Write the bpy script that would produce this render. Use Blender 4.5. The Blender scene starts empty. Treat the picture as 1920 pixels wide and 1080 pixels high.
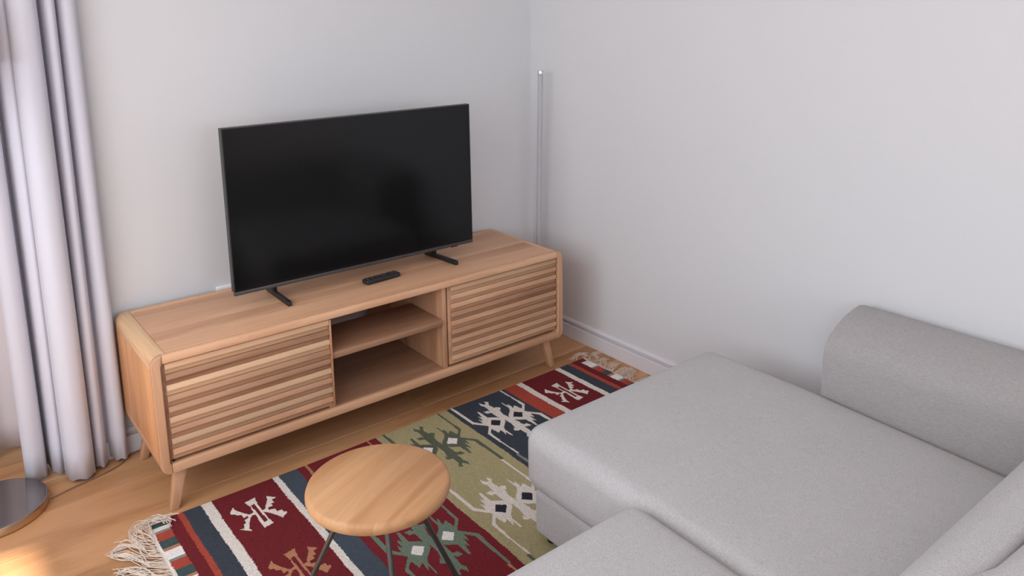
import bpy, bmesh, math, random
import numpy as np
from mathutils import Vector, Matrix, Euler

random.seed(7)
RNG = np.random.default_rng(11)
S = bpy.context.scene
COL = S.collection

# ------------------------------------------------------------------ camera
cam_data = bpy.data.cameras.new('camera')
cam = bpy.data.objects.new('camera', cam_data)
COL.objects.link(cam)
FWD = Vector((0.61459119, 0.76741942, -0.1826064))
RGT = Vector((0.7789363, -0.62696341, -0.01323342))
UPV = Vector((0.12464311, 0.13410561, 0.98309704))
M = Matrix(((RGT.x, UPV.x, -FWD.x, -1.2923), (RGT.y, UPV.y, -FWD.y, -2.8612),
            (RGT.z, UPV.z, -FWD.z, 1.5034), (0, 0, 0, 1)))
cam.matrix_world = M
cam_data.sensor_fit = 'HORIZONTAL'
cam_data.sensor_width = 36.0
cam_data.lens = 1483.97 / 1920 * 36.0
cam_data.shift_x = -23.417 / 1920          # the photograph is cropped from a larger frame
cam_data.shift_y = -247.08 / 1920
cam_data.clip_start = 0.02
S.camera = cam

# ------------------------------------------------------------------ world, sun, window light, exposure
world = bpy.data.worlds.new('world')
S.world = world
world.use_nodes = True
wn = world.node_tree.nodes
wn['Background'].inputs['Color'].default_value = (0.72, 0.83, 1.0, 1)
wn['Background'].inputs['Strength'].default_value = 1.0

sun_d = bpy.data.lights.new('sun', 'SUN')
sun_d.energy = 13.5
sun_d.angle = math.radians(2.4)
sun_d.color = (1.0, 0.96, 0.91)
sun = bpy.data.objects.new('sun', sun_d)
COL.objects.link(sun)
SUN_DIR = Vector((1.0, -0.22, -2.32)).normalized()
sun.rotation_euler = SUN_DIR.to_track_quat('-Z', 'Y').to_euler()
sun.location = (-6, -1, 6)

def area(name, loc, direction, sx, sy, power, color):
    d = bpy.data.lights.new(name, 'AREA')
    d.shape = 'RECTANGLE'
    d.size, d.size_y = sx, sy
    d.energy = power
    d.color = color
    o = bpy.data.objects.new(name, d)
    COL.objects.link(o)
    o.location = loc
    o.rotation_euler = Vector(direction).to_track_quat('-Z', 'Y').to_euler()
    return o
# daylight through the glazed wall at left; the rear one is added cool fill
area('daylight_left', (-2.14, -2.25, 1.55), (1, 0, -0.75), 3.9, 1.5, 63, (0.96, 0.965, 1.0))
area('rear_fill', (-0.5, -6.40, 1.55), (0.1, 1, -0.5), 2.2, 1.3, 46, (0.82, 0.89, 1.0))

S.view_settings.view_transform = 'Standard'
S.view_settings.look = 'None'
S.view_settings.gamma = 1.0
S.view_settings.use_curve_mapping = False
S.view_settings.exposure = 0.10
S.cycles.max_bounces = 10
S.cycles.diffuse_bounces = 6
S.cycles.transparent_max_bounces = 12

# ------------------------------------------------------------------ materials
def srgb(r, g, b):
    f = lambda c: c / 12.92 if c <= 0.04045 else ((c + 0.055) / 1.055) ** 2.4
    return (f(r / 255), f(g / 255), f(b / 255), 1)

class NT:
    def __init__(self, name):
        self.m = bpy.data.materials.new(name)
        self.m.use_nodes = True
        self.t = self.m.node_tree
        self.bsdf = self.t.nodes['Principled BSDF']
        self.out = self.t.nodes['Material Output']
    def n(self, typ, **kw):
        nd = self.t.nodes.new(typ)
        for k, v in kw.items():
            if k.startswith('_'):
                setattr(nd, k[1:], v)
            else:
                nd.inputs[k.replace('__', ' ')].default_value = v
        return nd
    def l(self, a, b):
        self.t.links.new(a, b)
    def math(self, op, a, b=None):
        nd = self.t.nodes.new('ShaderNodeMath'); nd.operation = op
        for i, x in enumerate((a, b)):
            if x is None: continue
            if hasattr(x, 'links'): self.l(x, nd.inputs[i])
            else: nd.inputs[i].default_value = x
        return nd.outputs[0]
    def mix(self, fac, a, b, blend='MIX'):
        nd = self.t.nodes.new('ShaderNodeMix'); nd.data_type = 'RGBA'; nd.blend_type = blend
        for s, x in ((nd.inputs['Factor'], fac), (nd.inputs[6], a), (nd.inputs[7], b)):
            if hasattr(x, 'links'): self.l(x, s)
            else: s.default_value = x
        return nd.outputs[2]
    def bump(self, h, strength, dist):
        nd = self.n('ShaderNodeBump', Strength=strength, Distance=dist)
        self.l(h, nd.inputs['Height']); self.l(nd.outputs[0], self.bsdf.inputs['Normal'])

def plain(name, col, rough=0.5, metal=0.0, spec=0.5):
    w = NT(name)
    w.bsdf.inputs['Base Color'].default_value = col
    w.bsdf.inputs['Roughness'].default_value = rough
    w.bsdf.inputs['Metallic'].default_value = metal
    w.bsdf.inputs['Specular IOR Level'].default_value = spec
    return w.m

def paint(name, col, rough=0.6):
    w = NT(name)
    tc = w.n('ShaderNodeTexCoord')
    n = w.n('ShaderNodeTexNoise', Scale=220.0, Detail=3.0)
    w.l(tc.outputs['Object'], n.inputs['Vector'])
    n2 = w.n('ShaderNodeTexNoise', Scale=1.4, Detail=2.0)
    w.l(tc.outputs['Object'], n2.inputs['Vector'])
    c = w.mix(w.math('MULTIPLY', n2.outputs[0], 0.12), col, tuple(x * 0.93 for x in col[:3]) + (1,))
    w.l(c, w.bsdf.inputs['Base Color'])
    w.bsdf.inputs['Roughness'].default_value = rough
    w.bsdf.inputs['Specular IOR Level'].default_value = 0.3
    w.bump(n.outputs[0], 0.04, 0.002)
    return w.m

def wood(name, axis, light, mid, dark, rough=0.45, tone=0.25, pale=0.5, lam=None, rings=9.0, palecol=None):
    """Long-grain timber: stretched noise along the grain, fine pores, a tone for every piece
    and, for glued panels (lam = (axis, width)), a tone for every lamella."""
    w = NT(name)
    tc = w.n('ShaderNodeTexCoord')
    oi = w.n('ShaderNodeObjectInfo')
    rnd = oi.outputs['Random']
    sep = w.n('ShaderNodeSeparateXYZ'); w.l(tc.outputs['Object'], sep.inputs[0])
    off = w.math('MULTIPLY', rnd, 37.0)
    if lam:
        idx = w.math('FLOOR', w.math('DIVIDE', w.math('ADD', sep.outputs['xyz'.index(lam[0])], 10.013), lam[1]))
        wt = w.n('ShaderNodeTexWhiteNoise', _noise_dimensions='1D')
        w.l(w.math('ADD', idx, w.math('MULTIPLY', rnd, 91.7)), wt.inputs['W'])
        lamv = wt.outputs['Value']
        off = w.math('ADD', off, w.math('MULTIPLY', lamv, 23.0))
    cmb = w.n('ShaderNodeCombineXYZ')
    for i in range(3):
        s = 0.9 if 'xyz'[i] == axis else rings
        w.l(w.math('ADD', w.math('MULTIPLY', sep.outputs[i], s), off), cmb.inputs[i])
    n1 = w.n('ShaderNodeTexNoise', Scale=1.6, Detail=5.0, Roughness=0.55, Distortion=0.5)
    w.l(cmb.outputs[0], n1.inputs['Vector'])
    cmb2 = w.n('ShaderNodeCombineXYZ')
    for i in range(3):
        s = 5.0 if 'xyz'[i] == axis else 210.0
        w.l(w.math('ADD', w.math('MULTIPLY', sep.outputs[i], s), off), cmb2.inputs[i])
    n2 = w.n('ShaderNodeTexNoise', Scale=1.0, Detail=3.0, Roughness=0.6)
    w.l(cmb2.outputs[0], n2.inputs['Vector'])
    rings_v = w.math('FRACT', w.math('MULTIPLY', n1.outputs[0], 7.0))
    ramp = w.n('ShaderNodeValToRGB')
    w.l(n1.outputs[0], ramp.inputs[0])
    e = ramp.color_ramp.elements
    e[0].position, e[0].color = 0.30, dark
    e[1].position, e[1].color = 0.66, light
    m = e.new(0.48); m.color = mid
    c = ramp.outputs[0]
    pw = w.math('POWER', rings_v, 3.0)
    c = w.mix(w.math('MULTIPLY', pw, 0.22), c, dark)
    c = w.mix(w.math('MULTIPLY', n2.outputs[0], 0.22), c, tuple(x * 0.55 for x in dark[:3]) + (1,))
    tv = lamv if lam else rnd
    wn2 = w.n('ShaderNodeTexWhiteNoise', _noise_dimensions='1D')
    w.l(w.math('MULTIPLY', tv, 517.3), wn2.inputs['W'])
    pc = palecol or tuple(min(1, x * 1.25) for x in light[:3]) + (1,)
    c = w.mix(w.math('MULTIPLY', w.math('POWER', wn2.outputs['Value'], 2.0), pale), c, pc)
    g = w.n('ShaderNodeMapRange'); w.l(tv, g.inputs[0])
    g.inputs[3].default_value = 1 - tone; g.inputs[4].default_value = 1 + tone * 0.5
    hs = w.n('ShaderNodeHueSaturation'); w.l(g.outputs[0], hs.inputs['Value']); w.l(c, hs.inputs['Color'])
    w.l(hs.outputs[0], w.bsdf.inputs['Base Color'])
    w.bsdf.inputs['Roughness'].default_value = rough
    w.bsdf.inputs['Specular IOR Level'].default_value = 0.35
    w.bump(n2.outputs[0], 0.10, 0.001)
    return w.m

def fabric(name, col, scale=520.0, amp=0.16, bump=0.35, stretch=(1, 1, 1), slub=0.25):
    w = NT(name)
    tc = w.n('ShaderNodeTexCoord')
    mp = w.n('ShaderNodeMapping'); mp.inputs['Scale'].default_value = stretch
    w.l(tc.outputs['Object'], mp.inputs['Vector'])
    n1 = w.n('ShaderNodeTexNoise', Scale=scale, Detail=2.0, Roughness=0.7)
    w.l(mp.outputs[0], n1.inputs['Vector'])
    n2 = w.n('ShaderNodeTexNoise', Scale=scale * 0.16, Detail=3.0, Roughness=0.6)
    w.l(mp.outputs[0], n2.inputs['Vector'])
    n3 = w.n('ShaderNodeTexNoise', Scale=6.0, Detail=2.0)
    w.l(tc.outputs['Object'], n3.inputs['Vector'])
    lo = tuple(x * (1 - amp) for x in col[:3]) + (1,)
    hi = tuple(min(1, x * (1 + amp)) for x in col[:3]) + (1,)
    c = w.mix(n1.outputs[0], lo, hi)
    c = w.mix(w.math('MULTIPLY', n2.outputs[0], slub), c, hi)
    c = w.mix(w.math('MULTIPLY', n3.outputs[0], 0.15), c, lo)
    w.l(c, w.bsdf.inputs['Base Color'])
    w.bsdf.inputs['Roughness'].default_value = 0.95
    w.bsdf.inputs['Specular IOR Level'].default_value = 0.1
    w.bsdf.inputs['Sheen Weight'].default_value = 0.12
    w.bump(w.math('ADD', n1.outputs[0], w.math('MULTIPLY', n2.outputs[0], 0.6)), bump, 0.0015)
    return w.m

MAT = {}
MAT['wall'] = paint('wall_paint', srgb(212, 211, 212))
MAT['ceiling'] = paint('ceiling_paint', srgb(244, 243, 242))
MAT['trim'] = paint('trim_gloss_paint', srgb(218, 214, 217), 0.35)
WL, WM, WD = (0.70, 0.415, 0.25, 1), (0.58, 0.315, 0.18, 1), (0.41, 0.19, 0.098, 1)
MAT['wood_x'] = wood('timber_grain_x', 'x', WL, WM, WD, tone=0.14, pale=0.45)
MAT['wood_y'] = wood('timber_grain_y', 'y', WL, WM, WD, tone=0.14, pale=0.55)
MAT['wood_pale'] = wood('timber_pale_strip', 'y', (0.74, 0.50, 0.29, 1), (0.66, 0.40, 0.22, 1), (0.48, 0.24, 0.12, 1), tone=0.05, pale=0.5, rings=26, palecol=(0.84, 0.62, 0.38, 1))  # paler timber, on the upper left corner strip only
MAT['wood_z'] = wood('timber_grain_z', 'z', WL, WM, WD, tone=0.12, pale=0.3)
MAT['wood_slat'] = wood('timber_slat', 'x', (0.60, 0.345, 0.205, 1), (0.49, 0.26, 0.148, 1), (0.35, 0.16, 0.082, 1), tone=0.22, pale=0.62, palecol=(0.72, 0.49, 0.30, 1))
MAT['wood_top'] = wood('timber_glued_top', 'x', WL, WM, (0.45, 0.235, 0.135, 1), tone=0.12, pale=0.5, lam=('y', 0.078), rings=6)
MAT['wood_side_warmlit'] = wood('timber_glued_side', 'z', (0.74, 0.40, 0.19, 1), (0.65, 0.32, 0.14, 1), (0.50, 0.22, 0.085, 1),  # oranger than the case timber: warm floor bounce put into the colour
                        tone=0.1, pale=0.3, lam=('y', 0.085), rings=7)
MAT['wood_inner'] = wood('timber_inner', 'x', (0.42, 0.235, 0.14, 1), (0.35, 0.182, 0.105, 1), (0.245, 0.11, 0.062, 1), tone=0.1, pale=0.2)  # reddish-brown inner timber, taken darker still for the niche shade
MAT['stool_wood'] = wood('stool_timber', 'x', (0.64, 0.365, 0.185, 1), (0.57, 0.305, 0.145, 1), (0.43, 0.20, 0.085, 1),
                         tone=0.10, pale=0.25, lam=('y', 0.062), rings=9)
MAT['plank'] = wood('oak_floor', 'x', (0.60, 0.335, 0.165, 1), (0.52, 0.27, 0.125, 1), (0.37, 0.17, 0.068, 1), rough=0.33,
                    tone=0.16, pale=0.25, rings=6)
MAT['sofa'] = fabric('grey_sofa_weave', srgb(178, 176, 176), 330, 0.48, 0.7)
MAT['sofa_arm_shaded'] = fabric('grey_sofa_weave_arm_shaded', srgb(159, 155, 154), 300, 0.32, 0.6, (1.0, 0.35, 1.4))  # seat weave, turned and darkened; shade on the arm sides put into the colour
MAT['curtain'] = fabric('grey_curtain', srgb(203, 202, 211), 900, 0.05, 0.05, slub=0.05)
MAT['curtain_pale'] = fabric('pale_curtain', srgb(206, 196, 198), 900, 0.04, 0.05, slub=0.05)
MAT['black_plastic'] = plain('black_plastic', (0.012, 0.012, 0.013, 1), 0.45)
MAT['screen'] = plain('black_screen', (0.003, 0.003, 0.0034, 1), 0.13, 0.0, 0.36)
MAT['bezel'] = plain('bezel_grey', (0.085, 0.08, 0.082, 1), 0.35, 0.6)
MAT['bezel_dark'] = plain('bezel_dark', (0.018, 0.018, 0.018, 1), 0.4)
MAT['button'] = plain('grey_button', (0.05, 0.05, 0.055, 1), 0.5)
MAT['button_red'] = plain('red_button', (0.25, 0.02, 0.02, 1), 0.5)
MAT['button_green'] = plain('green_button', (0.02, 0.10, 0.03, 1), 0.5)
MAT['chrome'] = plain('chrome', (0.75, 0.75, 0.76, 1), 0.12, 1.0)
MAT['lamp_steel'] = plain('polished_lamp_steel', (0.30, 0.28, 0.275, 1), 0.10, 1.0)
MAT['lamp_rim'] = plain('brushed_lamp_rim', (0.62, 0.48, 0.35, 1), 0.28, 1.0)
MAT['leg_metal'] = plain('dark_leg_metal', (0.13, 0.125, 0.12, 1), 0.38, 0.75)
MAT['white_plastic'] = plain('white_plastic', (0.80, 0.78, 0.78, 1), 0.3)
MAT['cord'] = plain('brown_cord', (0.22, 0.135, 0.085, 1), 0.5)
MAT['frame_paint'] = plain('window_frame_paint', (0.75, 0.75, 0.76, 1), 0.35)
MAT['shade'] = plain('lamp_shade_linen', (0.7, 0.66, 0.6, 1), 0.9)
MAT['fringe'] = fabric('rug_fringe_cotton', srgb(214, 198, 182), 300, 0.1, 0.1)
MAT['groove'] = plain('seam_dark', (0.05, 0.028, 0.016, 1), 0.8)

def clear(name, tint, alpha, rough):
    w = NT(name)
    tr = w.n('ShaderNodeBsdfTransparent'); tr.inputs[0].default_value = tint
    mx = w.n('ShaderNodeMixShader'); mx.inputs[0].default_value = alpha
    w.bsdf.inputs['Base Color'].default_value = (0.72, 0.71, 0.74, 1)
    w.bsdf.inputs['Roughness'].default_value = rough
    w.l(tr.outputs[0], mx.inputs[1]); w.l(w.bsdf.outputs[0], mx.inputs[2]); w.l(mx.outputs[0], w.out.inputs[0])
    return w.m
MAT['glass'] = clear('window_glass', (0.96, 0.98, 0.98, 1), 0.06, 0.02)
MAT['acrylic'] = clear('frosted_acrylic', (0.93, 0.92, 0.95, 1), 0.62, 0.45)
MAT['acrylic'].node_tree.nodes['Principled BSDF'].inputs['Base Color'].default_value = (0.54, 0.525, 0.55, 1)

def rug_material():
    w = NT('woven_kilim')
    at = w.n('ShaderNodeAttribute', _attribute_name='weave')
    tc = w.n('ShaderNodeTexCoord')
    n = w.n('ShaderNodeTexNoise', Scale=420.0, Detail=2.0, Roughness=0.8)
    w.l(tc.outputs['Object'], n.inputs['Vector'])
    g = w.n('ShaderNodeMapRange'); w.l(n.outputs[0], g.inputs[0])
    g.inputs[3].default_value = 0.62; g.inputs[4].default_value = 1.38
    hs = w.n('ShaderNodeHueSaturation'); w.l(g.outputs[0], hs.inputs['Value']); w.l(at.outputs['Color'], hs.inputs['Color'])
    w.l(hs.outputs[0], w.bsdf.inputs['Base Color'])
    w.bsdf.inputs['Roughness'].default_value = 0.95
    w.bsdf.inputs['Specular IOR Level'].default_value = 0.08
    wv = w.n('ShaderNodeTexWave', Scale=95.0, Distortion=1.5, Detail=1.0)
    wv.bands_direction = 'Y'
    w.l(tc.outputs['Object'], wv.inputs['Vector'])
    w.bump(w.math('ADD', wv.outputs[0], n.outputs[0]), 0.45, 0.0012)
    return w.m
MAT['rug'] = rug_material()

# ------------------------------------------------------------------ geometry helpers
def world_loc(o):
    v = Vector((0, 0, 0))
    while o is not None:
        v += o.location; o = o.parent
    return v

def link(name, me, mat, parent=None, smooth=False):
    o = bpy.data.objects.new(name, me)
    COL.objects.link(o)
    if mat: me.materials.append(MAT[mat])
    if parent is not None: o.parent = parent
    if smooth:
        for p in me.polygons: p.use_smooth = True
    return o

def from_bm(name, bm, mat, parent=None, smooth=False, bevel=0.0, segs=2):
    """Link a bmesh given in world coordinates; its object origin sits at its parent's."""
    if parent is not None:
        bmesh.ops.translate(bm, verts=bm.verts, vec=-world_loc(parent))
    if bevel > 0:
        bmesh.ops.bevel(bm, geom=[e for e in bm.edges if len(e.link_faces) == 2 and e.calc_face_angle(0) > 0.5],
                        offset=bevel, segments=segs, profile=0.5, affect='EDGES', clamp_overlap=True)
    bmesh.ops.recalc_face_normals(bm, faces=bm.faces)
    me = bpy.data.meshes.new(name)
    bm.to_mesh(me); bm.free()
    o = link(name, me, mat, parent, smooth)
    if smooth: 
        try: me.set_sharp_from_angle(angle=math.radians(40))
        except Exception: pass
    return o

def add_box(bm, x0, x1, y0, y1, z0, z1):
    vs = [bm.verts.new((x, y, z)) for x in (x0, x1) for y in (y0, y1) for z in (z0, z1)]
    for f in ((0, 1, 3, 2), (4, 6, 7, 5), (0, 4, 5, 1), (2, 3, 7, 6), (0, 2, 6, 4), (1, 5, 7, 3)):
        bm.faces.new([vs[i] for i in f])
    return vs

def box(name, x0, x1, y0, y1, z0, z1, mat, parent=None, bevel=0.0, segs=2):
    bm = bmesh.new(); add_box(bm, x0, x1, y0, y1, z0, z1)
    return from_bm(name, bm, mat, parent, bevel > 0, bevel, segs)

def add_prism(bm, poly, axis, a, b):
    """poly: 2-D outline in the two other axes (in xyz order); extruded along axis from a to b."""
    def P(u, v, w):
        return {'x': (w, u, v), 'y': (u, w, v), 'z': (u, v, w)}[axis]
    A = [bm.verts.new(P(u, v, a)) for u, v in poly]
    B = [bm.verts.new(P(u, v, b)) for u, v in poly]
    n = len(poly)
    bm.faces.new(A); bm.faces.new(B[::-1])
    for i in range(n):
        bm.faces.new((A[i], B[i], B[(i + 1) % n], A[(i + 1) % n]))

def prism(name, poly, axis, a, b, mat, parent=None, bevel=0.0, smooth=False, segs=2):
    bm = bmesh.new(); add_prism(bm, poly, axis, a, b)
    return from_bm(name, bm, mat, parent, smooth or bevel > 0, bevel, segs)

def add_tube(bm, pts, r, sides=8, cap=True, radii=None):
    pts = [Vector(p) for p in pts]
    rings = []
    prev = None
    for i, p in enumerate(pts):
        t = (pts[min(i + 1, len(pts) - 1)] - pts[max(i - 1, 0)]).normalized()
        if prev is None:
            a = Vector((0, 0, 1)) if abs(t.z) < 0.9 else Vector((1, 0, 0))
            n = t.cross(a).normalized()
        else:
            n = (prev - t * prev.dot(t)).normalized()
        prev = n
        b = t.cross(n)
        rr = radii[i] if radii else r
        rings.append([bm.verts.new(p + (n * math.cos(2 * math.pi * k / sides) + b * math.sin(2 * math.pi * k / sides)) * rr)
                      for k in range(sides)])
    for A, B in zip(rings, rings[1:]):
        for k in range(sides):
            bm.faces.new((A[k], A[(k + 1) % sides], B[(k + 1) % sides], B[k]))
    if cap:
        bm.faces.new(rings[0][::-1]); bm.faces.new(rings[-1])

def tube(name, pts, r, mat, parent=None, sides=12, radii=None):
    bm = bmesh.new(); add_tube(bm, pts, r, sides, True, radii)
    return from_bm(name, bm, mat, parent, True)

def lathe(name, prof, cx, cy, mat, parent=None, n=64):
    bm = bmesh.new()
    rings = []
    for r, z in prof:
        if r < 1e-6: rings.append([bm.verts.new((cx, cy, z))])
        else: rings.append([bm.verts.new((cx + r * math.cos(2 * math.pi * k / n), cy + r * math.sin(2 * math.pi * k / n), z)) for k in range(n)])
    for A, B in zip(rings, rings[1:]):
        for k in range(n):
            k2 = (k + 1) % n
            if len(A) == 1: bm.faces.new((A[0], B[k], B[k2]))
            elif len(B) == 1: bm.faces.new((A[k], A[k2], B[0]))
            else: bm.faces.new((A[k], A[k2], B[k2], B[k]))
    return from_bm(name, bm, mat, parent, True)

def catmull(pts, n):
    pts = [Vector(p) for p in pts]
    out = []
    for i in range(len(pts) - 1):
        p0, p1, p2, p3 = pts[max(i - 1, 0)], pts[i], pts[i + 1], pts[min(i + 2, len(pts) - 1)]
        for k in range(n):
            t = k / n
            out.append(0.5 * ((2 * p1) + (-p0 + p2) * t + (2 * p0 - 5 * p1 + 4 * p2 - p3) * t * t + (-p0 + 3 * p1 - 3 * p2 + p3) * t ** 3))
    out.append(pts[-1])
    return out

def empty(name, label, cat, loc, group=None):
    o = bpy.data.objects.new(name, None)
    COL.objects.link(o)
    o.location = loc
    o.empty_display_size = 0.1
    tag(o, label, cat, group)
    return o

def tag(o, label, cat, group=None):
    o['label'] = label; o['category'] = cat
    if group: o['group'] = group
    return o

def struct(o):
    o['kind'] = 'structure'
    return o

def cushion(name, x0, x1, y0, y1, z0, z1, r, mat, parent, crown=0.0, warp=None, n=10, rb=None):
    """Upholstered block: a box with generously rounded edges and a slightly crowned top."""
    bm = bmesh.new()
    def ts(a, b):
        L = b - a
        e = [r * (1 - math.cos(math.pi / 2 * k / 5)) for k in range(6)]
        mid = [a + r + (L - 2 * r) * k / n for k in range(1, n)]
        return [a + v for v in e] + mid + [b - v for v in e[::-1]]
    X, Y, Z = ts(x0, x1), ts(y0, y1), ts(z0, z1)
    cache = {}
    def V(x, y, z):
        k = (round(x, 6), round(y, 6), round(z, 6))
        if k not in cache:
            c = Vector((min(max(x, x0 + r), x1 - r), min(max(y, y0 + r), y1 - r), min(max(z, z0 + r), z1 - r)))
            d = Vector((x, y, z)) - c
            p = c + (d.normalized() * r if d.length > 1e-9 else d)
            if crown:
                u = 2 * (p.x - x0) / (x1 - x0) - 1; v = 2 * (p.y - y0) / (y1 - y0) - 1
                if p.z > (z0 + z1) / 2:
                    p.z += crown * (1 - u ** 4) * (1 - v ** 4)
            if warp: p = warp(p)
            cache[k] = bm.verts.new(p)
        return cache[k]
    def quad(a, b, c, d):
        try: bm.faces.new((a, b, c, d))
        except ValueError: pass
    for A, B, mk in ((X, Y, lambda a, b, s: (a, b, (z0, z1)[s])), (X, Z, lambda a, b, s: (a, (y0, y1)[s], b)), (Y, Z, lambda a, b, s: ((x0, x1)[s], a, b))):
        for s in (0, 1):
            for i in range(len(A) - 1):
                for j in range(len(B) - 1):
                    quad(V(*mk(A[i], B[j], s)), V(*mk(A[i + 1], B[j], s)), V(*mk(A[i + 1], B[j + 1], s)), V(*mk(A[i], B[j + 1], s)))
    o = from_bm(name, bm, mat, parent, False)
    for p in o.data.polygons: p.use_smooth = True
    return o

# ------------------------------------------------------------------ room shell
XL, XR, YF, ZC = -1.95, 1.0443, -6.20, 2.55
T = 0.15
XN = -0.975                      # the television wall ends here; the window recess begins
struct(box('wall_back', XN, XR + T, 0.0, T + 0.2, 0.0, ZC, 'wall'))
struct(box('wall_right', XR, XR + T, YF, 0.0, 0.0, ZC, 'wall'))
struct(box('ceiling', XL - T, XR + T, YF - T, 0.62, ZC, ZC + 0.12, 'ceiling'))

# recess behind the curtains, closed by a glazed window
RY = 0.34
bm = bmesh.new()
add_box(bm, XL, XN, RY, RY + T, 0.0, 0.05)
add_box(bm, XL, XN, RY, RY + T, 2.2, ZC)
struct(from_bm('wall_recess', bm, 'wall'))

def glazed(name, horizontal_axis, a0, a1, depth, z0, z1, n):
    """A fixed window of n lights: frame members and panes as parts."""
    root = bpy.data.objects.new(name, None)
    COL.objects.link(root)
    if horizontal_axis == 'x': root.location = ((a0 + a1) / 2, depth, z0)
    else: root.location = (depth, (a0 + a1) / 2, z0)
    struct(root)
    fw, ft = 0.06, 0.06
    def bar(bm, u0, u1, v0, v1, d0, d1):
        if horizontal_axis == 'x': add_box(bm, u0, u1, depth + d0, depth + d1, v0, v1)
        else: add_box(bm, depth + d0, depth + d1, u0, u1, v0, v1)
    bm = bmesh.new(); bar(bm, a0, a1, z1 - fw, z1, -ft / 2, ft / 2); from_bm('head_rail', bm, 'frame_paint', root, True, 0.004)
    bm = bmesh.new(); bar(bm, a0, a1, z0, z0 + fw, -ft / 2, ft / 2); from_bm('sill_rail', bm, 'frame_paint', root, True, 0.004)
    for k in range(n + 1):
        u = a0 + (a1 - a0) * k / n
        lo, hi = max(a0, u - fw / 2), min(a1, u + fw / 2)
        bm = bmesh.new(); bar(bm, lo, hi, z0 + fw, z1 - fw, -ft / 2, ft / 2); from_bm('mullion', bm, 'frame_paint', root, True, 0.004)
    for k in range(n):
        u0 = a0 + (a1 - a0) * k / n + fw / 2; u1 = a0 + (a1 - a0) * (k + 1) / n - fw / 2
        bm = bmesh.new(); bar(bm, u0, u1, z0 + fw, z1 - fw, -0.004, 0.004); from_bm('pane', bm, 'glass', root)
    return root
glazed('window_1', 'x', XL, XN, RY + 0.06, 0.05, 2.2, 2)

# left wall: the long glazed opening that lights the room
WY0, WY1, WZ1 = -4.20, -0.16, 2.20
bm = bmesh.new()
add_box(bm, XL - T, XL, YF - T, WY0, 0.0, ZC)
add_box(bm, XL - T, XL, WY1, RY + T, 0.0, ZC)
add_box(bm, XL - T, XL, WY0, WY1, WZ1, ZC)
add_box(bm, XL - T, XL, WY0, WY1, 0.0, 0.04)
struct(from_bm('wall_left', bm, 'wall'))
glazed('window_2', 'y', WY0, WY1, XL - 0.07, 0.04, WZ1, 3)
# rear wall, unseen; its window is added to give the rear light a source
RX0, RX1, RZ0, RZ1 = -1.6, 0.6, 0.9, 2.2
bm = bmesh.new()
add_box(bm, XL, RX0, YF - T, YF, 0.0, ZC)
add_box(bm, RX1, XR + T, YF - T, YF, 0.0, ZC)
add_box(bm, RX0, RX1, YF - T, YF, 0.0, RZ0)
add_box(bm, RX0, RX1, YF - T, YF, RZ1, ZC)
struct(from_bm('wall_rear', bm, 'wall'))
glazed('window_3', 'x', RX0, RX1, YF - 0.07, RZ0, RZ1, 2)

# baseboards with a grooved cap
def baseboard(name, along, a, b, face, sign, h=0.0886):
    pr = [(0, 0), (0.018, 0), (0.018, h - 0.0285), (0.0165, h - 0.0265), (0.0005, h - 0.0265), (0.0005, h - 0.018), (0.009, h - 0.0175), (0.0125, h - 0.013), (0.0125, h - 0.008), (0.009, h - 0.001), (0.006, h), (0, h)]
    poly = [(face + sign * d, z) for d, z in pr]
    bm = bmesh.new()
    add_prism(bm, poly, 'x' if along == 'x' else 'y', a, b)
    struct(from_bm(name, bm, 'trim'))
baseboard('baseboard_right', 'y', YF, 0.0, XR, -1)
baseboard('baseboard_back', 'x', XN, XR - 0.017, 0.0, -1)
baseboard('baseboard_rear', 'x', XL, XR - 0.017, YF, 1)

# floor: a slab carrying oak planks, each its own piece
floor = struct(box('floor', XL - T, XR + T, YF - T, RY + T, -0.12, -0.012, 'groove'))
PW = 0.187
y = -0.400 - PW * 32
row = 0
while y < RY:
    x = XL - random.uniform(0.0, 1.5)
    x = XL - (0.15, 1.32, 0.75)[row % 3] if row < 30 else XL - (0.0, 0.02, 0.25)[row % 3]
    while x < XR:
        Lp = random.uniform(2.1, 2.4)
        x0, x1 = max(x, XL), min(x + Lp, XR)
        y0, y1 = max(y, YF), min(y + PW, RY)
        if x1 - x0 > 0.03 and y1 - y0 > 0.01:
            bm = bmesh.new()
            vs = add_box(bm, x0 + 0.0006, x1 - 0.0006, y0 + 0.0006, y1 - 0.0006, -0.012, 0.0)
            top = [e for e in bm.edges if all(abs(v.co.z) < 1e-6 for v in e.verts)]
            bmesh.ops.bevel(bm, geom=top, offset=0.0012, segments=1, affect='EDGES')
            from_bm('plank', bm, 'plank', floor)
        x += Lp
    y += PW; row += 1

# ------------------------------------------------------------------ television cabinet
CX0, CX1, CYF, CYB, CZ0, CZ1 = -0.80, 0.80, -0.494, -0.030, 0.139, 0.5165
cab = empty('tv_cabinet', 'long low timber television cabinet with slatted doors and splayed legs', 'cabinet', (0, -0.262, 0))
R = 0.030       # outer corner radius of the case
t = 0.026       # case thickness
def arc(cx, cz, r, a0, a1, n=6):
    return [(cx + r * math.cos(math.radians(a0 + (a1 - a0) * k / n)), cz + r * math.sin(math.radians(a0 + (a1 - a0) * k / n))) for k in range(n + 1)]
FD = 0.022      # depth of the front frame
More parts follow.
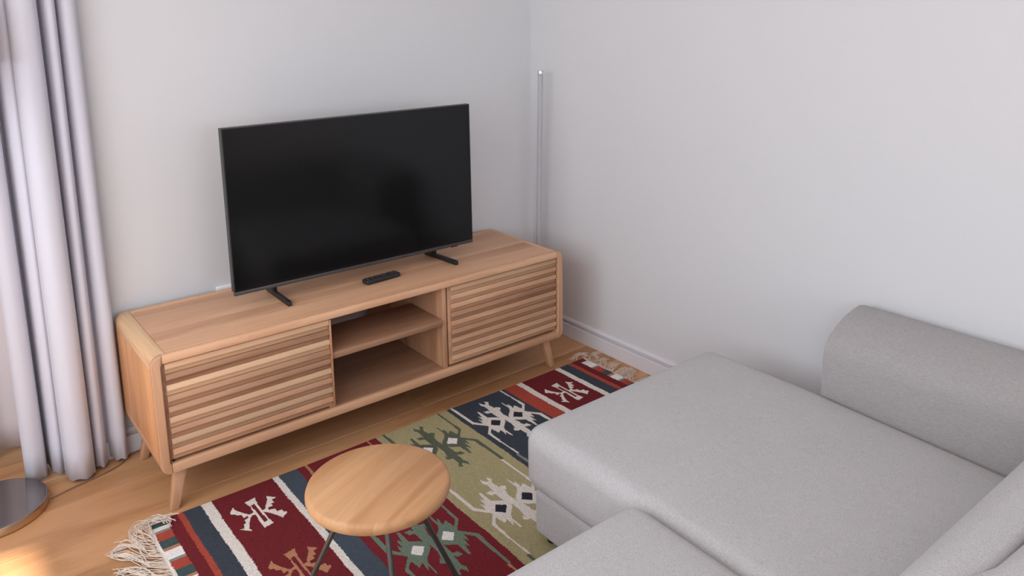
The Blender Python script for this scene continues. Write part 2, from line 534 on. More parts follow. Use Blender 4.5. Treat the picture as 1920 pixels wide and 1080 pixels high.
# front frame: stiles carry the rounded corners
for sx in (-1, 1):
    xo, xi = sx * 0.80, sx * (0.80 - t)
    corner_t = [(sx * abs(px), pz) for px, pz in arc(0.80 - R, CZ1 - R, R, 90, 0)]
    corner_b = [(sx * abs(px), pz) for px, pz in arc(0.80 - R, CZ0 + R, R, 0, -90)]
    poly = [(xi - sx * 0.004, CZ1)] + corner_t + corner_b + [(xi - sx * 0.004, CZ0), (xi - sx * 0.004, CZ0 + t + .004), (xi, CZ0 + t + 0.008), (xi, CZ1 - t - 0.006), (xi - sx * 0.004, CZ1 - t - 0.002)]
    prism('frame_stile', poly, 'y', CYF, CYF + FD, 'wood_z', cab, 0.005)
ri = 0.80 - t - 0.004
box('frame_rail', -ri, ri, CYF, CYF + FD, CZ1 - t, CZ1, 'wood_x', cab, 0.005)
box('frame_rail', -ri, ri, CYF, CYF + FD, CZ0, CZ0 + t + 0.004, 'wood_x', cab, 0.005)
yb0 = CYF + FD
# rounded corner strips running front to back
for sx in (-1, 1):
    for top in (1, -1):
        if top == 1:
            o_ = [(sx * abs(px), pz) for px, pz in arc(0.80 - R, CZ1 - R, R, 90, 0)]
            poly = [(sx * 0.755, CZ1)] + o_ + [(sx * 0.80, CZ1 - 0.045), (sx * (0.80 - 0.020), CZ1 - 0.045), (sx * 0.755, CZ1 - 0.020)]
        else:
            o_ = [(sx * abs(px), pz) for px, pz in arc(0.80 - R, CZ0 + R, R, -90, 0)]
            poly = [(sx * 0.755, CZ0)] + o_ + [(sx * 0.80, CZ0 + 0.045), (sx * (0.80 - 0.020), CZ0 + 0.045), (sx * 0.755, CZ0 + 0.020)]
        prism('corner_strip', poly, 'y', yb0 + 0.0005, CYB - 0.0005, 'wood_pale' if top == 1 and sx < 0 else 'wood_y', cab, 0.0012)
    box('side_panel', sx * 0.80 if sx < 0 else 0.781, -0.781 if sx < 0 else 0.80, yb0 + 0.001, CYB - 0.028, CZ0 + 0.0458, CZ1 - 0.0458, 'wood_side_warmlit', cab, 0.0012)
    box('side_border', sx * 0.80 if sx < 0 else 0.781, -0.781 if sx < 0 else 0.80, CYB - 0.0272, CYB - 0.0005, CZ0 + 0.0458, CZ1 - 0.0458, 'wood_z', cab, 0.0012)
box('top_panel', -0.7542, 0.7542, yb0 + 0.0006, CYB - 0.031, CZ1 - 0.020, CZ1 - 0.0004, 'wood_top', cab, 0.0014)
box('top_border', -0.7542, 0.7542, CYB - 0.0302, CYB - 0.0005, CZ1 - 0.020, CZ1, 'wood_x', cab, 0.002)
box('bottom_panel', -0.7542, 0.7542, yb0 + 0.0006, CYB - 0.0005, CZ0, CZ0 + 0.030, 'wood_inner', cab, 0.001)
# back panel with a cable opening in the middle bay
BY0, BY1 = -0.062, -0.050
bm = bmesh.new()
zz0, zz1 = CZ0 + 0.0305, CZ1 - 0.0205
add_box(bm, -0.780, -0.225, BY0, BY1, zz0, zz1)
add_box(bm, 0.122, 0.780, BY0, BY1, zz0, zz1)
add_box(bm, -0.225, 0.122, BY0, BY1, zz0, 0.20)
add_box(bm, -0.225, 0.122, BY0, BY1, 0.40, zz1)
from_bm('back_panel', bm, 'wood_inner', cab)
for x in (-0.252, 0.213):
    box('divider', x, x + 0.018, CYF + 0.016, BY0 - 0.0005, zz0, zz1, 'wood_z', cab, 0.0015)
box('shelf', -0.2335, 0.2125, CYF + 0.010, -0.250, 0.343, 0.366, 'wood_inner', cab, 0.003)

def door(x0, x1, z0, z1, n, edge, name='door'):
    d = box(name, x0, x1, CYF + 0.017, CYF + 0.031, z0, z1, 'wood_slat', cab, 0.0015)
    hgt = (z1 - z0 - 0.004) / n
    yf = CYF + 0.0165
    for k in range(n):
        zb = z0 + 0.002 + k * hgt
        pr = [(yf, zb + 0.0003), (yf - 0.0030, zb + 0.0003), (yf - 0.0030, zb + 0.42 * hgt), (yf - 0.0110, zb + 0.47 * hgt),
              (yf - 0.0122, zb + 0.55 * hgt), (yf - 0.0085, zb + 0.90 * hgt), (yf - 0.0060, zb + 0.985 * hgt), (yf, zb + 0.985 * hgt)]
        prism('slat', pr, 'x', x0 + 0.010, x1 - edge - 0.0008, 'wood_slat', d, 0.0008)
    if edge > 0.003:
        box('edge_strip', x1 - edge, x1, CYF + 0.003, CYF + 0.0165, z0 + 0.002, z1 - 0.002, 'wood_z', d, 0.001)
    return d
door(-0.772, -0.2355, 0.176, 0.4895, 9, 0.006)
door(0.2375, 0.772, 0.176, 0.4895, 9, 0.002)
# splayed tapered legs
for sx in (-1, 1):
    for yc, sy in ((-0.436, -1), (-0.098, 1)):
        bm = bmesh.new()
        def ring(cx, cy, z, a, b):
            return [bm.verts.new((cx + u * a, cy + v * b, z)) for u, v in ((-1, -1), (1, -1), (1, 1), (-1, 1))]
        A = ring(sx * 0.733, yc, CZ0 - 0.0003, 0.0175, 0.020); B = ring(sx * 0.768, yc + sy * 0.014, 0.0005, 0.0125, 0.014)
        bm.faces.new(A[::-1]); bm.faces.new(B)
        for k in range(4): bm.faces.new((A[k], A[(k + 1) % 4], B[(k + 1) % 4], B[k]))
        from_bm('leg', bm, 'wood_z', cab, True, 0.003)

# ------------------------------------------------------------------ television
TVX0, TVX1, TVY, TVZ0, TVZ1 = -0.479, 0.487, -0.287, 0.571, 1.138
tv = empty('television', 'flat black television standing switched off on the timber cabinet', 'television', (0.004, TVY, CZ1))
tv.rotation_euler = (0, 0, -0.009)
box('screen', TVX0 + 0.004, TVX1 - 0.004, TVY - 0.0005, TVY + 0.003, TVZ0 + 0.013, TVZ1 - 0.004, 'screen', tv)
box('lower_bezel', TVX0 + 0.0005, TVX1 - 0.0005, TVY - 0.003, TVY + 0.010, TVZ0, TVZ0 + 0.0125, 'bezel', tv, 0.0015)
bm = bmesh.new()
for a in ((TVX0, TVX1, TVZ1 - 0.0038, TVZ1), (TVX0, TVX0 + 0.0038, TVZ0 + 0.0127, TVZ1 - 0.004), (TVX1 - 0.0038, TVX1, TVZ0 + 0.0127, TVZ1 - 0.004)):
    add_box(bm, a[0], a[1], TVY - 0.002, TVY + 0.024, a[2], a[3])
from_bm('bezel', bm, 'bezel_dark', tv)
box('back_shell', TVX0 + 0.0045, TVX1 - 0.0045, TVY + 0.0035, TVY + 0.026, TVZ0 + 0.0128, TVZ1 - 0.0045, 'black_plastic', tv, 0.004)
box('electronics_housing', -0.32, 0.33, TVY + 0.0262, TVY + 0.058, TVZ0 + 0.03, TVZ0 + 0.31, 'black_plastic', tv, 0.012)
box('sensor', 0.385, 0.415, TVY - 0.001, TVY + 0.008, TVZ0 - 0.004, TVZ0 - 0.0002, 'black_plastic', tv, 0.001)
for xa, xb in ((-0.317, -0.318), (0.345, 0.363)):
    bm = bmesh.new()
    w = 0.0070
    z0_, z1_ = CZ1 + 0.0005, CZ1 + 0.0175
    A, B = [[bm.verts.new((xx + q * w, yy, z)) for q, z in ((-1, z0_), (1, z0_), (1, z1_), (-1, z1_))] for xx, yy in ((xa, -0.150), (xb, -0.358))]
    bm.faces.new(A[::-1]); bm.faces.new(B)
    for k in range(4): bm.faces.new((A[k], A[(k + 1) % 4], B[(k + 1) % 4], B[k]))
    add_box(bm, xa - w, xa + w, -0.226, -0.190, z1_ - 0.003, TVZ0 + 0.06)
    from_bm('foot', bm, 'black_plastic', tv, True, 0.002)

# remote control lying in front of the television
rem = empty('remote_control', 'slim black remote control lying in front of the television', 'remote control', (0.051, -0.320, CZ1))
rem.rotation_euler = (0, 0, 0.075)
zb = CZ1 + 0.0006
cushion('body', 0.051 - 0.074, 0.051 + 0.074, -0.320 - 0.0205, -0.320 + 0.0205, zb, zb + 0.017, 0.0075, 'black_plastic', rem, n=3)
for i in range(7):
    for j in range(3):
        if 3 <= i <= 4: continue
        bx, by = 0.051 - 0.060 + i * 0.0195, -0.320 + (j - 1) * 0.0105
        m_ = 'button_red' if (i, j) == (6, 2) else ('button_green' if (i, j) == (1, 0) else 'button')
        lathe('button', [(0.0034, zb + 0.0162), (0.0034, zb + 0.0181), (0.0026, zb + 0.0187), (0, zb + 0.0187)], bx, by, m_, rem, 10)
lathe('navigation_ring', [(0.0125, zb + 0.0162), (0.0125, zb + 0.0182), (0.0105, zb + 0.0190), (0.0062, zb + 0.0186), (0.0052, zb + 0.0180), (0.0, zb + 0.0188)], 0.051 + 0.0085, -0.320, 'bezel', rem, 24)

# ------------------------------------------------------------------ wall socket behind the television
sock = empty('wall_socket', 'white wall socket plate peeping above the cabinet behind the television', 'socket', (-0.37, 0, 0.48))
bm = bmesh.new(); add_box(bm, -0.455, -0.285, -0.011, -0.0003, 0.440, 0.5225)
from_bm('plate', bm, 'white_plastic', sock, True, 0.004, 3)
for cx in (-0.412, -0.328):
    bm = bmesh.new()
    r_ = bmesh.ops.create_cone(bm, cap_ends=True, segments=28, radius1=0.020, radius2=0.019, depth=0.004)
    bmesh.ops.rotate(bm, verts=bm.verts, cent=(0, 0, 0), matrix=Matrix.Rotation(math.pi / 2, 3, 'X'))
    bmesh.ops.translate(bm, verts=bm.verts, vec=(cx, -0.0132, 0.481))
    from_bm('socket_insert', bm, 'white_plastic', sock, True)

# ------------------------------------------------------------------ woven rug
RX, RXE, RYT, RYB = -0.862, 0.922, -0.490, -1.735
DX = 0.0024
nx = int(round((RXE - RX) / DX)); ny = int(round((RYT - RYB) / DX))
gx = RX + (np.arange(nx) + 0.5) * DX
gy = RYB + (np.arange(ny) + 0.5) * DX
GX, GY = np.meshgrid(gx, gy)
wob = 0.0012 * np.sin(GY * 17.0) + 0.0006 * np.sin(GY * 61 + 1.0) + 0.0008 * RNG.standard_normal(GX.shape)
XX = GX + wob
C_ = {
    'white': (0.70, 0.645, 0.59), 'dred': (0.150, 0.020, 0.024), 'orange': (0.37, 0.066, 0.043), 'navy': (0.048, 0.056, 0.072),
    'slate': (0.062, 0.078, 0.100), 'olive': (0.385, 0.335, 0.185), 'green': (0.150, 0.205, 0.150), 'dgreen': (0.105, 0.118, 0.085),
    'teal': (0.055, 0.085, 0.085), 'grey': (0.22, 0.235, 0.205), 'brown': (0.42, 0.195, 0.110), 'black': (0.030, 0.028, 0.040),
    'red': (0.175, 0.022, 0.028), 'chalk': (0.78, 0.74, 0.71), 'rbrown': (0.19, 0.035, 0.03)}
img = np.zeros((ny, nx, 3)); img[:] = C_['white']
bands = [(-0.807, -0.772, 'dred'), (-0.772, -0.755, 'orange'), (-0.755, -0.702, 'navy'), (-0.702, -0.671, 'white'), (-0.671, -0.477, 'dred'),
         (-0.477, -0.456, 'white'), (-0.456, -0.393, 'slate'), (-0.393, -0.096, 'red'), (-0.096, 0.2055, 'olive'), (0.2055, 0.478, 'navy'),
         (0.478, 0.540, 'orange'), (0.540, 0.567, 'white'), (0.567, 0.747, 'dred'), (0.747, 0.773, 'white'), (0.773, 0.822, 'navy'),
         (0.822, 0.844, 'orange'), (0.844, 0.876, 'dred')]
for a, b, c in bands:
    img[(XX >= a) & (XX < b)] = C_[c]
# chequered end borders
seq = [('teal', 0.030), ('white', 0.008), ('grey', 0.010), ('orange', 0.036), ('teal', 0.036), ('brown', 0.014), ('chalk', 0.044)]
for (x0, x1, y_start, order) in ((-0.851, -0.806, -0.527, ['white', 'grey', 'orange', 'teal', 'brown', 'chalk']), (0.876, 0.912, -0.522, ['white', 'chalk', 'grey', 'orange', 'teal', 'brown'])):
    hgt = {'white': 0.020, 'grey': 0.012, 'orange': 0.042, 'teal': 0.040, 'brown': 0.014, 'chalk': 0.044}
    yy = y_start; i = 0
    msk = (XX >= x0) & (XX < x1)
    img[msk & (GY > y_start)] = C_['teal'] if x0 < 0 else C_['dred']
    cur = order[0]; first = True
    while yy > RYB:
        names = order if first else order[1:]
        for nm in names:
            y2 = yy - hgt[nm]
            img[msk & (GY <= yy) & (GY > y2)] = C_[nm]
            yy = y2
        first = False

def inside(poly, cx, cy, sgn=1):
    P = [(cx + sgn * a / 1000, cy + sgn * b / 1000) for a, b in poly]
    xs = [p[0] for p in P]; ys = [p[1] for p in P]
    i0 = max(int((min(xs) - RX) / DX) - 2, 0); i1 = min(int((max(xs) - RX) / DX) + 3, nx)
    j0 = max(int((min(ys) - RYB) / DX) - 2, 0); j1 = min(int((max(ys) - RYB) / DX) + 3, ny)
    if i1 <= i0 or j1 <= j0: return None
    sx, sy = GX[j0:j1, i0:i1], GY[j0:j1, i0:i1]
    r = np.zeros(sx.shape, bool)
    n = len(P)
    for k in range(n):
        (xa, ya), (xb, yb) = P[k], P[(k + 1) % n]
        if ya == yb: continue
        c = ((ya > sy) != (yb > sy)) & (sx < (xb - xa) * (sy - ya) / (yb - ya) + xa)
        r ^= c
    return (slice(j0, j1), slice(i0, i1)), r
def fill(poly, cx, cy, col, sgn=1):
    q = inside(poly, cx, cy, sgn)
    if q is None: return
    img[q[0]][q[1]] = C_[col]
MB = {
'stem': [(-12,163),(-19,141),(-12,126),(-15,87),(-20,51),(-18,9),(-8,-11),(11,7),(9,37),(18,74),(11,95),(9,127),(22,147),(10,160),(6,142),(-1,138),(-8,150)],
'hook': [(4,94),(21,94),(31,84),(20,65),(19,76),(12,76),(8,71),(7,60),(1,68)],
'leaf': [(-40,94),(-22,93),(-14,81),(-9,65),(-17,48),(-21,72),(-34,73)],
'fan': [(-58,109),(-51,103),(-51,76),(-50,50),(-25,32),(-12,10),(-15,-11),(-47,-44),(-54,-60),(-54,-102),(-59,-113),(-60,-92),(-61,-72),(-70,-89),(-67,-49),(-83,-63),(-88,-26),(-86,-6),(-91,17),(-86,58),(-77,39),(-75,80),(-66,63)],
'f1': [(-113,206),(-123,206),(-124,48),(-84,-2),(-77,6),(-110,53)],
'f2': [(-84,-2),(-119,-45),(-117,-128),(-117,-213),(-109,-213),(-111,-124),(-107,-45),(-78,-13)]}
HOLE = [(-51,28),(-26,4),(-51,-25),(-73,0)]
def motif_b(cx, cy, col, hole):
    for s in (1, -1):
        for k in ('stem', 'hook', 'leaf', 'fan', 'f1', 'f2'):
            fill(MB[k], cx, cy, col, s)
    for s in (1, -1):
        fill(HOLE, cx, cy, hole, s)
MA = {
'rect': [(-15,79),(3,82),(20,85),(15,63),(14,6),(14,-45),(18,-74),(2,-78),(-13,-80),(-14,-62),(-10,-2),(-9,48)],
'ra': [(13,6),(25,8),(26,15),(46,49),(50,70),(62,56),(73,44),(56,41),(58,21),(46,23),(46,8),(32,9),(30,-5),(46,-10),(47,-28),(61,-28),(61,-43),(70,-44),(67,-55),(58,-59),(48,-68),(41,-48),(25,-18),(15,-5)],
'la': [(-6,13),(-9,-1),(-20,1),(-27,-7),(-37,-24),(-48,-53),(-47,-72),(-60,-58),(-72,-43),(-62,-46),(-55,-33),(-55,-28),(-46,-22),(-46,-8),(-33,-3),(-30,9),(-45,4),(-45,24),(-56,30),(-58,40),(-69,44),(-69,53),(-52,76),(-51,60),(-39,33),(-25,10),(-14,12)]}
HOLEA = [(-6,50),(7,55),(7,23),(8,-51),(-3,-55),(-2,-15)]
def motif_a(cx, cy, col):
    for k in ('rect', 'ra', 'la'): fill(MA[k], cx, cy, col)
    fill(HOLEA, cx, cy, 'dred')
for cx, cols in ((-0.578, ('white', 'brown', 'white', 'brown')), (0.655, ('white', 'brown', 'white', 'brown'))):
    for k, c in enumerate(cols):
        motif_a(cx, (-0.649 if cx < 0 else -0.676) - 0.309 * k, c)
for cx, lst in ((-0.243, (('brown', 'chalk'), ('green', 'chalk'), ('brown', 'chalk'))), (0.053, (('dgreen', 'chalk'), ('white', 'black'), ('dgreen', 'chalk'))),
                (0.346, (('white', 'black'), ('grey', 'black'), ('white', 'black')))):
    for k, (c, h) in enumerate(lst):
        motif_b(cx, -0.690 - 0.4185 * k, c, h)
img *= (1 + 0.10 * RNG.standard_normal((ny, nx, 1)))
img = np.clip(img, 0.005, 1)

rug = empty('rug', 'patterned woven wool rug of red, olive and navy bands with fringed ends', 'rug', ((RX + RXE) / 2, (RYT + RYB) / 2, 0))
ex = RX + np.arange(nx + 1) * DX; ey = RYB + np.arange(ny + 1) * DX
EX, EY = np.meshgrid(ex, ey)
edge = np.minimum(np.minimum(EX - RX, RXE - EX), np.minimum(EY - RYB, RYT - EY))
EZ = 0.0062 * np.clip(edge / 0.006, 0.12, 1) ** 0.5 + 0.0004 * np.sin(EX * 9) * np.sin(EY * 8)
EXw = EX + 0.004 * np.sin(EY * 7.0 + 0.4) * (np.abs(EX) / 0.9) ** 3
EYw = EY + 0.003 * np.sin(EX * 6.0 + 1.0) * ((EY - RYB) / (RYT - RYB))
co = np.stack([EXw, EYw, EZ], -1).reshape(-1, 3) - np.array(rug.location)
vi = np.arange((ny + 1) * (nx + 1)).reshape(ny + 1, nx + 1)
quads = np.stack([vi[:-1, :-1], vi[:-1, 1:], vi[1:, 1:], vi[1:, :-1]], -1).reshape(-1, 4)
me = bpy.data.meshes.new('woven_field')
me.vertices.add(len(co)); me.vertices.foreach_set('co', co.astype(np.float32).ravel())
me.loops.add(quads.size); me.loops.foreach_set('vertex_index', quads.astype(np.int32).ravel())
me.polygons.add(len(quads)); me.polygons.foreach_set('loop_start', (np.arange(len(quads)) * 4).astype(np.int32))
me.update(calc_edges=True)
ca = me.attributes.new('weave', 'FLOAT_COLOR', 'FACE')
ca.data.foreach_set('color', np.concatenate([img.reshape(-1, 3), np.ones((nx * ny, 1))], 1).astype(np.float32).ravel())
link('woven_field', me, 'rug', rug)

# cotton fringe on both ends: too many threads to count
def fringe(xe, sgn, clusters, y_lo, y_hi):
    bm = bmesh.new()
    yv = y_hi
    k = 0
    while yv > y_lo:
        # find the tassel this thread leans to
        cl = min(clusters, key=lambda c: abs(c[0] - yv))
        _, path, spread = cl
        pts = [Vector((xe - sgn * 0.006, yv, 0.0045))]
        tipj = Vector((random.gauss(0, spread), random.gauss(0, spread), 0))
        for q, (px, py, pz) in enumerate(path):
            f = (q + 1) / len(path)
            jx = random.gauss(0, spread * 1.15); jy = random.gauss(0, spread * 1.15)
            pts.append(Vector((px + jx, py + jy + (yv - cl[0]) * (1 - f) * 0.75, max(0.0022, pz + random.uniform(0, 0.007)))))
        pts = catmull(pts, 5)
        for p in pts: p.z = max(p.z, 0.0022)
        add_tube(bm, pts, 0.0011 if sgn < 0 else 0.0008, 4, True)
        add_tube(bm, [pts[-1] - Vector((0.0012, 0, 0)), pts[-1], pts[-1] + Vector((0.0012, 0, 0))], 0.0015, 5, True)
        yv -= random.uniform(0.0026, 0.0044)
    o = from_bm('fringe', bm, 'fringe', rug, True)
    o['kind'] = 'stuff'
    o['label'] = 'cream knotted cotton fringe'
    return o
cl_left = [(-0.552, [(-0.868, -0.520, 0.010), (-0.862, -0.492, 0.014), (-0.832, -0.492, 0.016), (-0.796, -0.506, 0.010)], 0.010),
           (-0.590, [(-0.885, -0.560, 0.008), (-0.893, -0.520, 0.012), (-0.868, -0.494, 0.016), (-0.822, -0.500, 0.014), (-0.800, -0.522, 0.009)], 0.010),
           (-0.645, [(-0.888, -0.625, 0.006), (-0.906, -0.585, 0.008), (-0.932, -0.555, 0.005), (-0.965, -0.560, 0.003)], 0.007),
           (-0.705, [(-0.895, -0.690, 0.006), (-0.915, -0.645, 0.006), (-0.940, -0.600, 0.005), (-0.968, -0.575, 0.003)], 0.006),
           (-0.760, [(-0.892, -0.750, 0.006), (-0.920, -0.705, 0.005), (-0.945, -0.670, 0.004), (-0.968, -0.660, 0.003)], 0.008),
           (-0.830, [(-0.895, -0.815, 0.006), (-0.925, -0.765, 0.005), (-0.955, -0.725, 0.004), (-0.975, -0.700, 0.003)], 0.008)]
for k in range(12):
    yc = -0.90 - 0.07 * k
    cl_left.append((yc, [(-0.895, yc + 0.01, 0.006), (-0.925, yc + 0.03, 0.005), (-0.955, yc + 0.04, 0.004), (-0.975, yc + 0.045, 0.003)], 0.008))
fringe(RX, -1, cl_left, RYB + 0.01, -0.540)
cl_right = [(-0.520, [(0.930, -0.500, 0.006), (0.945, -0.480, 0.008), (0.915, -0.462, 0.006), (0.872, -0.472, 0.003)], 0.008),
            (-0.555, [(0.940, -0.540, 0.008), (0.965, -0.515, 0.010), (0.985, -0.495, 0.006), (1.005, -0.500, 0.003)], 0.010),
            (-0.600, [(0.940, -0.590, 0.008), (0.958, -0.575, 0.008), (0.975, -0.570, 0.004)], 0.009),
            (-0.650, [(0.940, -0.645, 0.008), (0.958, -0.635, 0.008), (0.972, -0.640, 0.004)], 0.009),
            (-0.700, [(0.940, -0.700, 0.008), (0.965, -0.690, 0.009), (0.980, -0.715, 0.004)], 0.010),
            (-0.750, [(0.935, -0.750, 0.010), (0.965, -0.735, 0.012), (0.985, -0.720, 0.010), (0.965, -0.700, 0.006)], 0.012)]
for k in range(14):
    yc = -0.81 - 0.066 * k
    cl_right.append((yc, [(0.940, yc, 0.006), (0.965, yc + 0.01, 0.006), (0.990, yc + 0.015, 0.003)], 0.007))
fringe(RXE, 1, cl_right, RYB + 0.01, -0.510)
# a stray thread
tube('loose_thread', catmull([(-0.880, -0.565, 0.003), (-0.905, -0.535, 0.003), (-0.930, -0.520, 0.003), (-0.950, -0.512, 0.003)], 6), 0.0013, 'fringe', rug, 5)

# ------------------------------------------------------------------ stool
SX, SY, SH, SR = -0.490, -1.278, 0.39, 0.173
stool = empty('stool', 'low round stool with a pale timber seat and four dark metal legs', 'stool', (SX, SY, 0))
st = lathe('seat', [(0, SH - 0.030), (SR - 0.010, SH - 0.030), (SR - 0.003, SH - 0.027), (SR, SH - 0.020), (SR, SH - 0.012), (SR - 0.003, SH - 0.004), (SR - 0.010, SH), (0, SH)], SX, SY, 'stool_wood', stool, 96)
st.rotation_euler = (0, 0, math.radians(25))
for th, rf in ((142, 0.232), (252, 0.232), (342, 0.212)):
    a = math.radians(th)
    c_, s_ = math.cos(a), math.sin(a)
    tube('leg', [(SX + 0.066 * c_, SY + 0.066 * s_, SH - 0.0302), (SX + rf * c_, SY + rf * s_, 0.0125)], 0.0065, 'leg_metal', stool, 14)
lathe('mounting_plate', [(0, SH - 0.034), (0.10, SH - 0.034), (0.10, SH - 0.0303), (0, SH - 0.0303)], SX, SY, 'leg_metal', stool, 32)

# ------------------------------------------------------------------ sofa with chaise
sofa = empty('sofa', 'light grey fabric corner sofa with a long chaise beside the right wall', 'sofa', (-0.2, -2.0, 0))
HS = 0.366
def tilt(yref, k):
    def f(p):
        if p.z > 0.2:
            p.z -= max(0.0, (yref - p.y)) * k
        return p
    return f
SXR = 0.787
def chaise_warp(p):
    if p.z > 0.26: p.z -= max(0.0, (-1.60 - p.y)) * 0.035
    return p
cushion('chaise_cushion', -0.034, SXR, -2.36, -1.258, 0.170, HS - 0.004, 0.048, 'sofa', sofa, 0.006, chaise_warp, 16)
def seat_warp(p):
    if p.z > 0.26: p.z -= max(0.0, (-1.75 - p.y)) * 0.03
    return p
cushion('seat_cushion', -0.790, -0.040, -2.36, -1.690, 0.170, HS + 0.004, 0.048, 'sofa', sofa, 0.008, seat_warp, 14)
cushion('seat_cushion', -1.020, -0.796, -2.36, -1.690, 0.170, HS + 0.004, 0.048, 'sofa', sofa, 0.006, seat_warp, 8)
cushion('chaise_base', -0.010, 1.020, -2.58, -1.280, 0.030, 0.1695, 0.018, 'sofa', sofa, 0, None, 6)  # carried unseen to the wall so it bounces light into the gap
cushion('sofa_base', -1.020, -0.012, -2.58, -1.710, 0.030, 0.1695, 0.018, 'sofa', sofa, 0, None, 6)
arm = [(SXR + 0.001, 0.032), (SXR - 0.004, 0.20), (SXR - 0.008, 0.36), (SXR - 0.008, 0.47), (SXR - 0.004, 0.495), (SXR + 0.006, 0.516), (SXR + 0.024, 0.535), (0.845, 0.553), (0.885, 0.569),
       (0.93, 0.580), (0.975, 0.585), (1.003, 0.578), (1.018, 0.560), (1.024, 0.53), (1.024, 0.032)]
prism('armrest', arm, 'y', -2.62, -1.687, 'sofa_arm_shaded', sofa, 0.0, True)
arml = [(-1.250, 0.032), (-1.250, 0.52), (-1.240, 0.555), (-1.21, 0.578), (-1.17, 0.585), (-1.10, 0.575), (-1.05, 0.55), (-1.03, 0.52), (-1.024, 0.47), (-1.024, 0.032)]
prism('armrest', arml, 'y', -2.62, -1.687, 'sofa_arm_shaded', sofa, 0.0, True)
def lean(p):
    p.y -= (p.z - 0.33) * 0.42
    return p
cushion('back_cushion', -0.120, SXR - 0.012, -2.345, -2.232, 0.345, 0.588, 0.040, 'sofa', sofa, 0.006, lean, 10)
cushion('back_cushion', -1.018, -0.124, -2.345, -2.232, 0.360, 0.588, 0.040, 'sofa', sofa, 0.006, lean, 10)
def lean2(p):
    if p.y > -2.5 and p.z > 0.3: p.y += 0.055 * min(1.0, max(0.0, (0.06 - p.x) / 0.17))
    p.y -= max(0, p.z - 0.40) * 0.25
    return p
cushion('backrest', -1.020, SXR - 0.002, -2.625, -2.400, 0.172, 0.603, 0.022, 'sofa', sofa, 0.0, lean2, 12)
for x, y in ((0.03, -1.32), (0.84, -1.32), (0.98, -1.75), (0.98, -2.56), (-1.2, -1.75), (-1.2, -2.56), (-0.05, -2.54)):
    zf = 0.0075 if (-0.87 < x < 0.95 and y > -1.74) else 0.0005
    lathe('foot', [(0, zf), (0.018, zf), (0.021, 0.0298), (0, 0.0298)], x, y, 'black_plastic', sofa, 16)

# ------------------------------------------------------------------ curtains
def curtain(name, plan, z0, z1, mat, label, hem_amp, xshift=None, seed=1):
    rnd = random.Random(seed)
    base = catmull([(x, y, 0) for x, y in plan], 8)
    bm = bmesh.new()
    nz = 26
    th = 0.0016
    ph = rnd.uniform(0, 6)
    rows = []
    for j in range(nz + 1):
        f = j / nz
        z = z1 + (z0 - z1) * f
        row = []
        for i, p in enumerate(base):
            a = 0.0030 * math.sin(3.1 * f + i * 0.07 + ph) * (0.4 + f)
            if p.x > -0.862 and p.y < 0: a += 0.006 * max(0.0, f - 0.72) / 0.28 * (p.x + 0.862) / 0.05
            b = 0.004 * math.sin(2.3 * f + i * 0.05 + ph * 2) * (0.3 + f)
            zz = z + (hem_amp * math.sin(i * 0.55 + ph) * max(0, f - 0.93) / 0.07 if j > nz - 2 else 0)
            row.append(Vector((p.x + a, p.y + b, zz)))
        rows.append(row)
    n = len(base)
    def offs(j, i):
        r = rows[j]
        t_ = (r[min(i + 1, n - 1)] - r[max(i - 1, 0)])
        nn = Vector((t_.y, -t_.x, 0)).normalized()
        return r[i] + nn * th
    F = [[bm.verts.new(rows[j][i]) for i in range(n)] for j in range(nz + 1)]
    G = [[bm.verts.new(offs(j, i)) for i in range(n)] for j in range(nz + 1)]
    for j in range(nz):
        for i in range(n - 1):
            bm.faces.new((F[j][i], F[j][i + 1], F[j + 1][i + 1], F[j + 1][i]))
            bm.faces.new((G[j][i], G[j + 1][i], G[j + 1][i + 1], G[j][i + 1]))
    for i in range(n - 1):
        bm.faces.new((F[0][i], G[0][i], G[0][i + 1], F[0][i + 1]))
        bm.faces.new((F[nz][i], F[nz][i + 1], G[nz][i + 1], G[nz][i]))
    for j in range(nz):
        bm.faces.new((F[j][0], F[j + 1][0], G[j + 1][0], G[j][0]))
        bm.faces.new((F[j][-1], G[j][-1], G[j + 1][-1], F[j + 1][-1]))
    o = from_bm(name, bm, mat, None, False)
    for p in o.data.polygons: p.use_smooth = True
    tag(o, label, 'curtain')
    return o
plan = [(-1.060, 0.085), (-1.088, 0.055), (-1.097, 0.020), (-1.090, -0.008), (-1.070, -0.018), (-1.050, -0.008), (-1.044, 0.020), (-1.046, 0.055),
        (-1.036, 0.070), (-1.030, 0.030), (-1.022, -0.012), (-1.005, -0.030), (-0.992, -0.020), (-0.988, 0.000), (-0.9915, -0.040), (-0.988, -0.085), (-0.965, -0.108), (-0.935, -0.104), (-0.921, -0.082), (-0.920, -0.050),
        (-0.923, -0.018), (-0.912, -0.016), (-0.906, -0.045), (-0.895, -0.072), (-0.880, -0.076), (-0.870, -0.058), (-0.868, -0.032), (-0.870, -0.016), (-0.861, -0.018), (-0.855, -0.045),
        (-0.842, -0.064), (-0.824, -0.062), (-0.814, -0.045), (-0.812, -0.018)]
curtain('curtain', plan, 0.012, 2.46, 'curtain', 'grey floor-length pleated curtain gathered left of the timber cabinet', 0.004)
plan2 = []
for k in range(16):
    x = -1.90 + k * 0.055
    plan2.append((x, 0.205 + 0.035 * math.sin(k * 1.45)))
curtain('curtain', plan2, 0.030, 2.46, 'curtain_pale', 'pale curtain hanging further back, behind the gathered grey curtain', 0.003, seed=4)
track = empty('curtain_track', 'white ceiling track carrying the grey and pale curtains', 'curtain track', (-1.4, 0.05, 2.5))
for yy in (-0.035, 0.205):
    box('rail', XL + 0.02, -0.80 if yy < 0 else XN - 0.01, yy - 0.015, yy + 0.015, 2.47, ZC - 0.0005, 'frame_paint', track, 0.003)

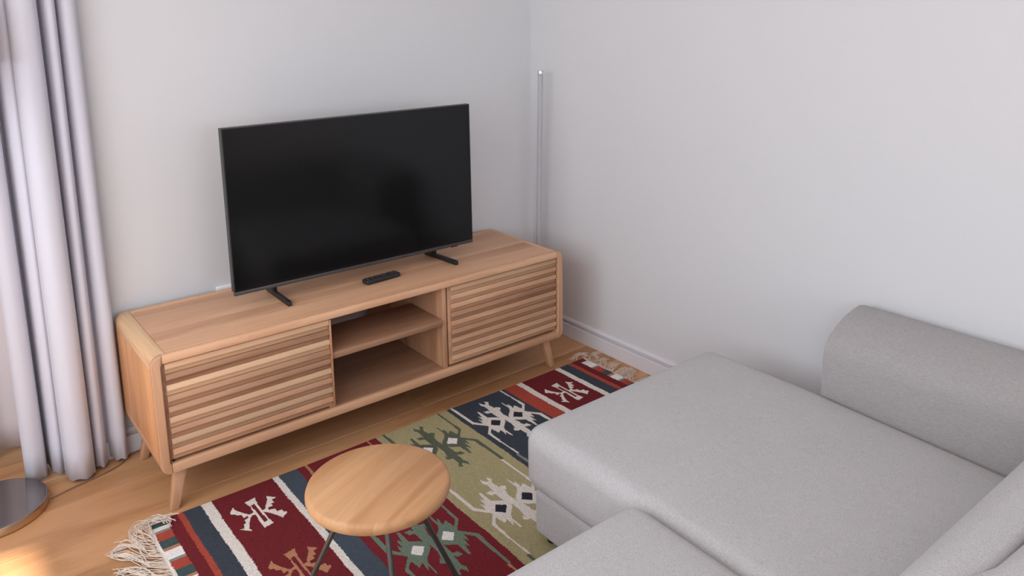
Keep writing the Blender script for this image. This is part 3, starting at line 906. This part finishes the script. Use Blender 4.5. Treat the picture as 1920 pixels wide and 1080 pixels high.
# ------------------------------------------------------------------ floor lamp (its base enters the frame at the left)
LX, LY, LR = -1.206, -0.122, 0.148
lamp = empty('floor_lamp', 'floor lamp with a round polished metal base beside the grey curtain', 'lamp', (LX, LY, 0))
lathe('base', [(0, 0.0005), (LR - 0.004, 0.0005), (LR, 0.004), (LR, 0.0262), (LR - 0.0008, 0.0275)], LX, LY, 'lamp_rim', lamp, 96)
lathe('base_top', [(LR - 0.0009, 0.0276), (LR - 0.003, 0.0296), (LR - 0.006, 0.0300), (0, 0.0300)], LX, LY, 'lamp_steel', lamp, 96)
tube('pole', [(LX - 0.01, LY, 0.0302), (LX - 0.01, LY, 1.42)], 0.009, 'lamp_steel', lamp, 16)
bm = bmesh.new()
prf = [(0.115, 1.62), (0.165, 1.36), (0.163, 1.36), (0.113, 1.62)]
rings = [[bm.verts.new((LX - 0.01 + r * math.cos(2 * math.pi * k / 40), LY + r * math.sin(2 * math.pi * k / 40), z)) for k in range(40)] for r, z in prf]
for A, B in zip(rings, rings[1:] + rings[:1]):
    for k in range(40): bm.faces.new((A[k], A[(k + 1) % 40], B[(k + 1) % 40], B[k]))
from_bm('lamp_shade', bm, 'shade', lamp, True)
bm = bmesh.new()
for a in (0, 120, 240):
    add_tube(bm, [(LX - 0.01, LY, 1.415), (LX - 0.01 + 0.155 * math.cos(math.radians(a)), LY + 0.155 * math.sin(math.radians(a)), 1.405)], 0.002, 6)
from_bm('shade_spider', bm, 'lamp_steel', lamp, True)
tag(tube('power_cord', catmull([(-1.056, -0.150, 0.004), (-0.99, -0.128, 0.004), (-0.90, -0.106, 0.004), (-0.84, -0.080, 0.004), (-0.80, -0.040, 0.004), (-0.74, -0.024, 0.004), (-0.60, -0.022, 0.004)], 8), 0.0019, 'cord', None, 8),
    'thin dark power cord on the floor running from lamp base towards the cabinet', 'cord')

# ------------------------------------------------------------------ clear rod leaning in the corner
rod = empty('acrylic_rod', 'slim frosted clear rod with a chrome cap standing in the corner', 'rod', (0.962, -0.138, 0))
tube('shaft', [(0.962, -0.128, 0.001), (0.968, -0.160, 1.213)], 0.0115, 'acrylic', rod, 20)
tube('cap', [(0.968, -0.160, 1.2135), (0.968, -0.1602, 1.217), (0.968, -0.1606, 1.233), (0.968, -0.1606, 1.236)], 0.0125, 'chrome', rod, 20, [0.0122, 0.0128, 0.0128, 0.0115])
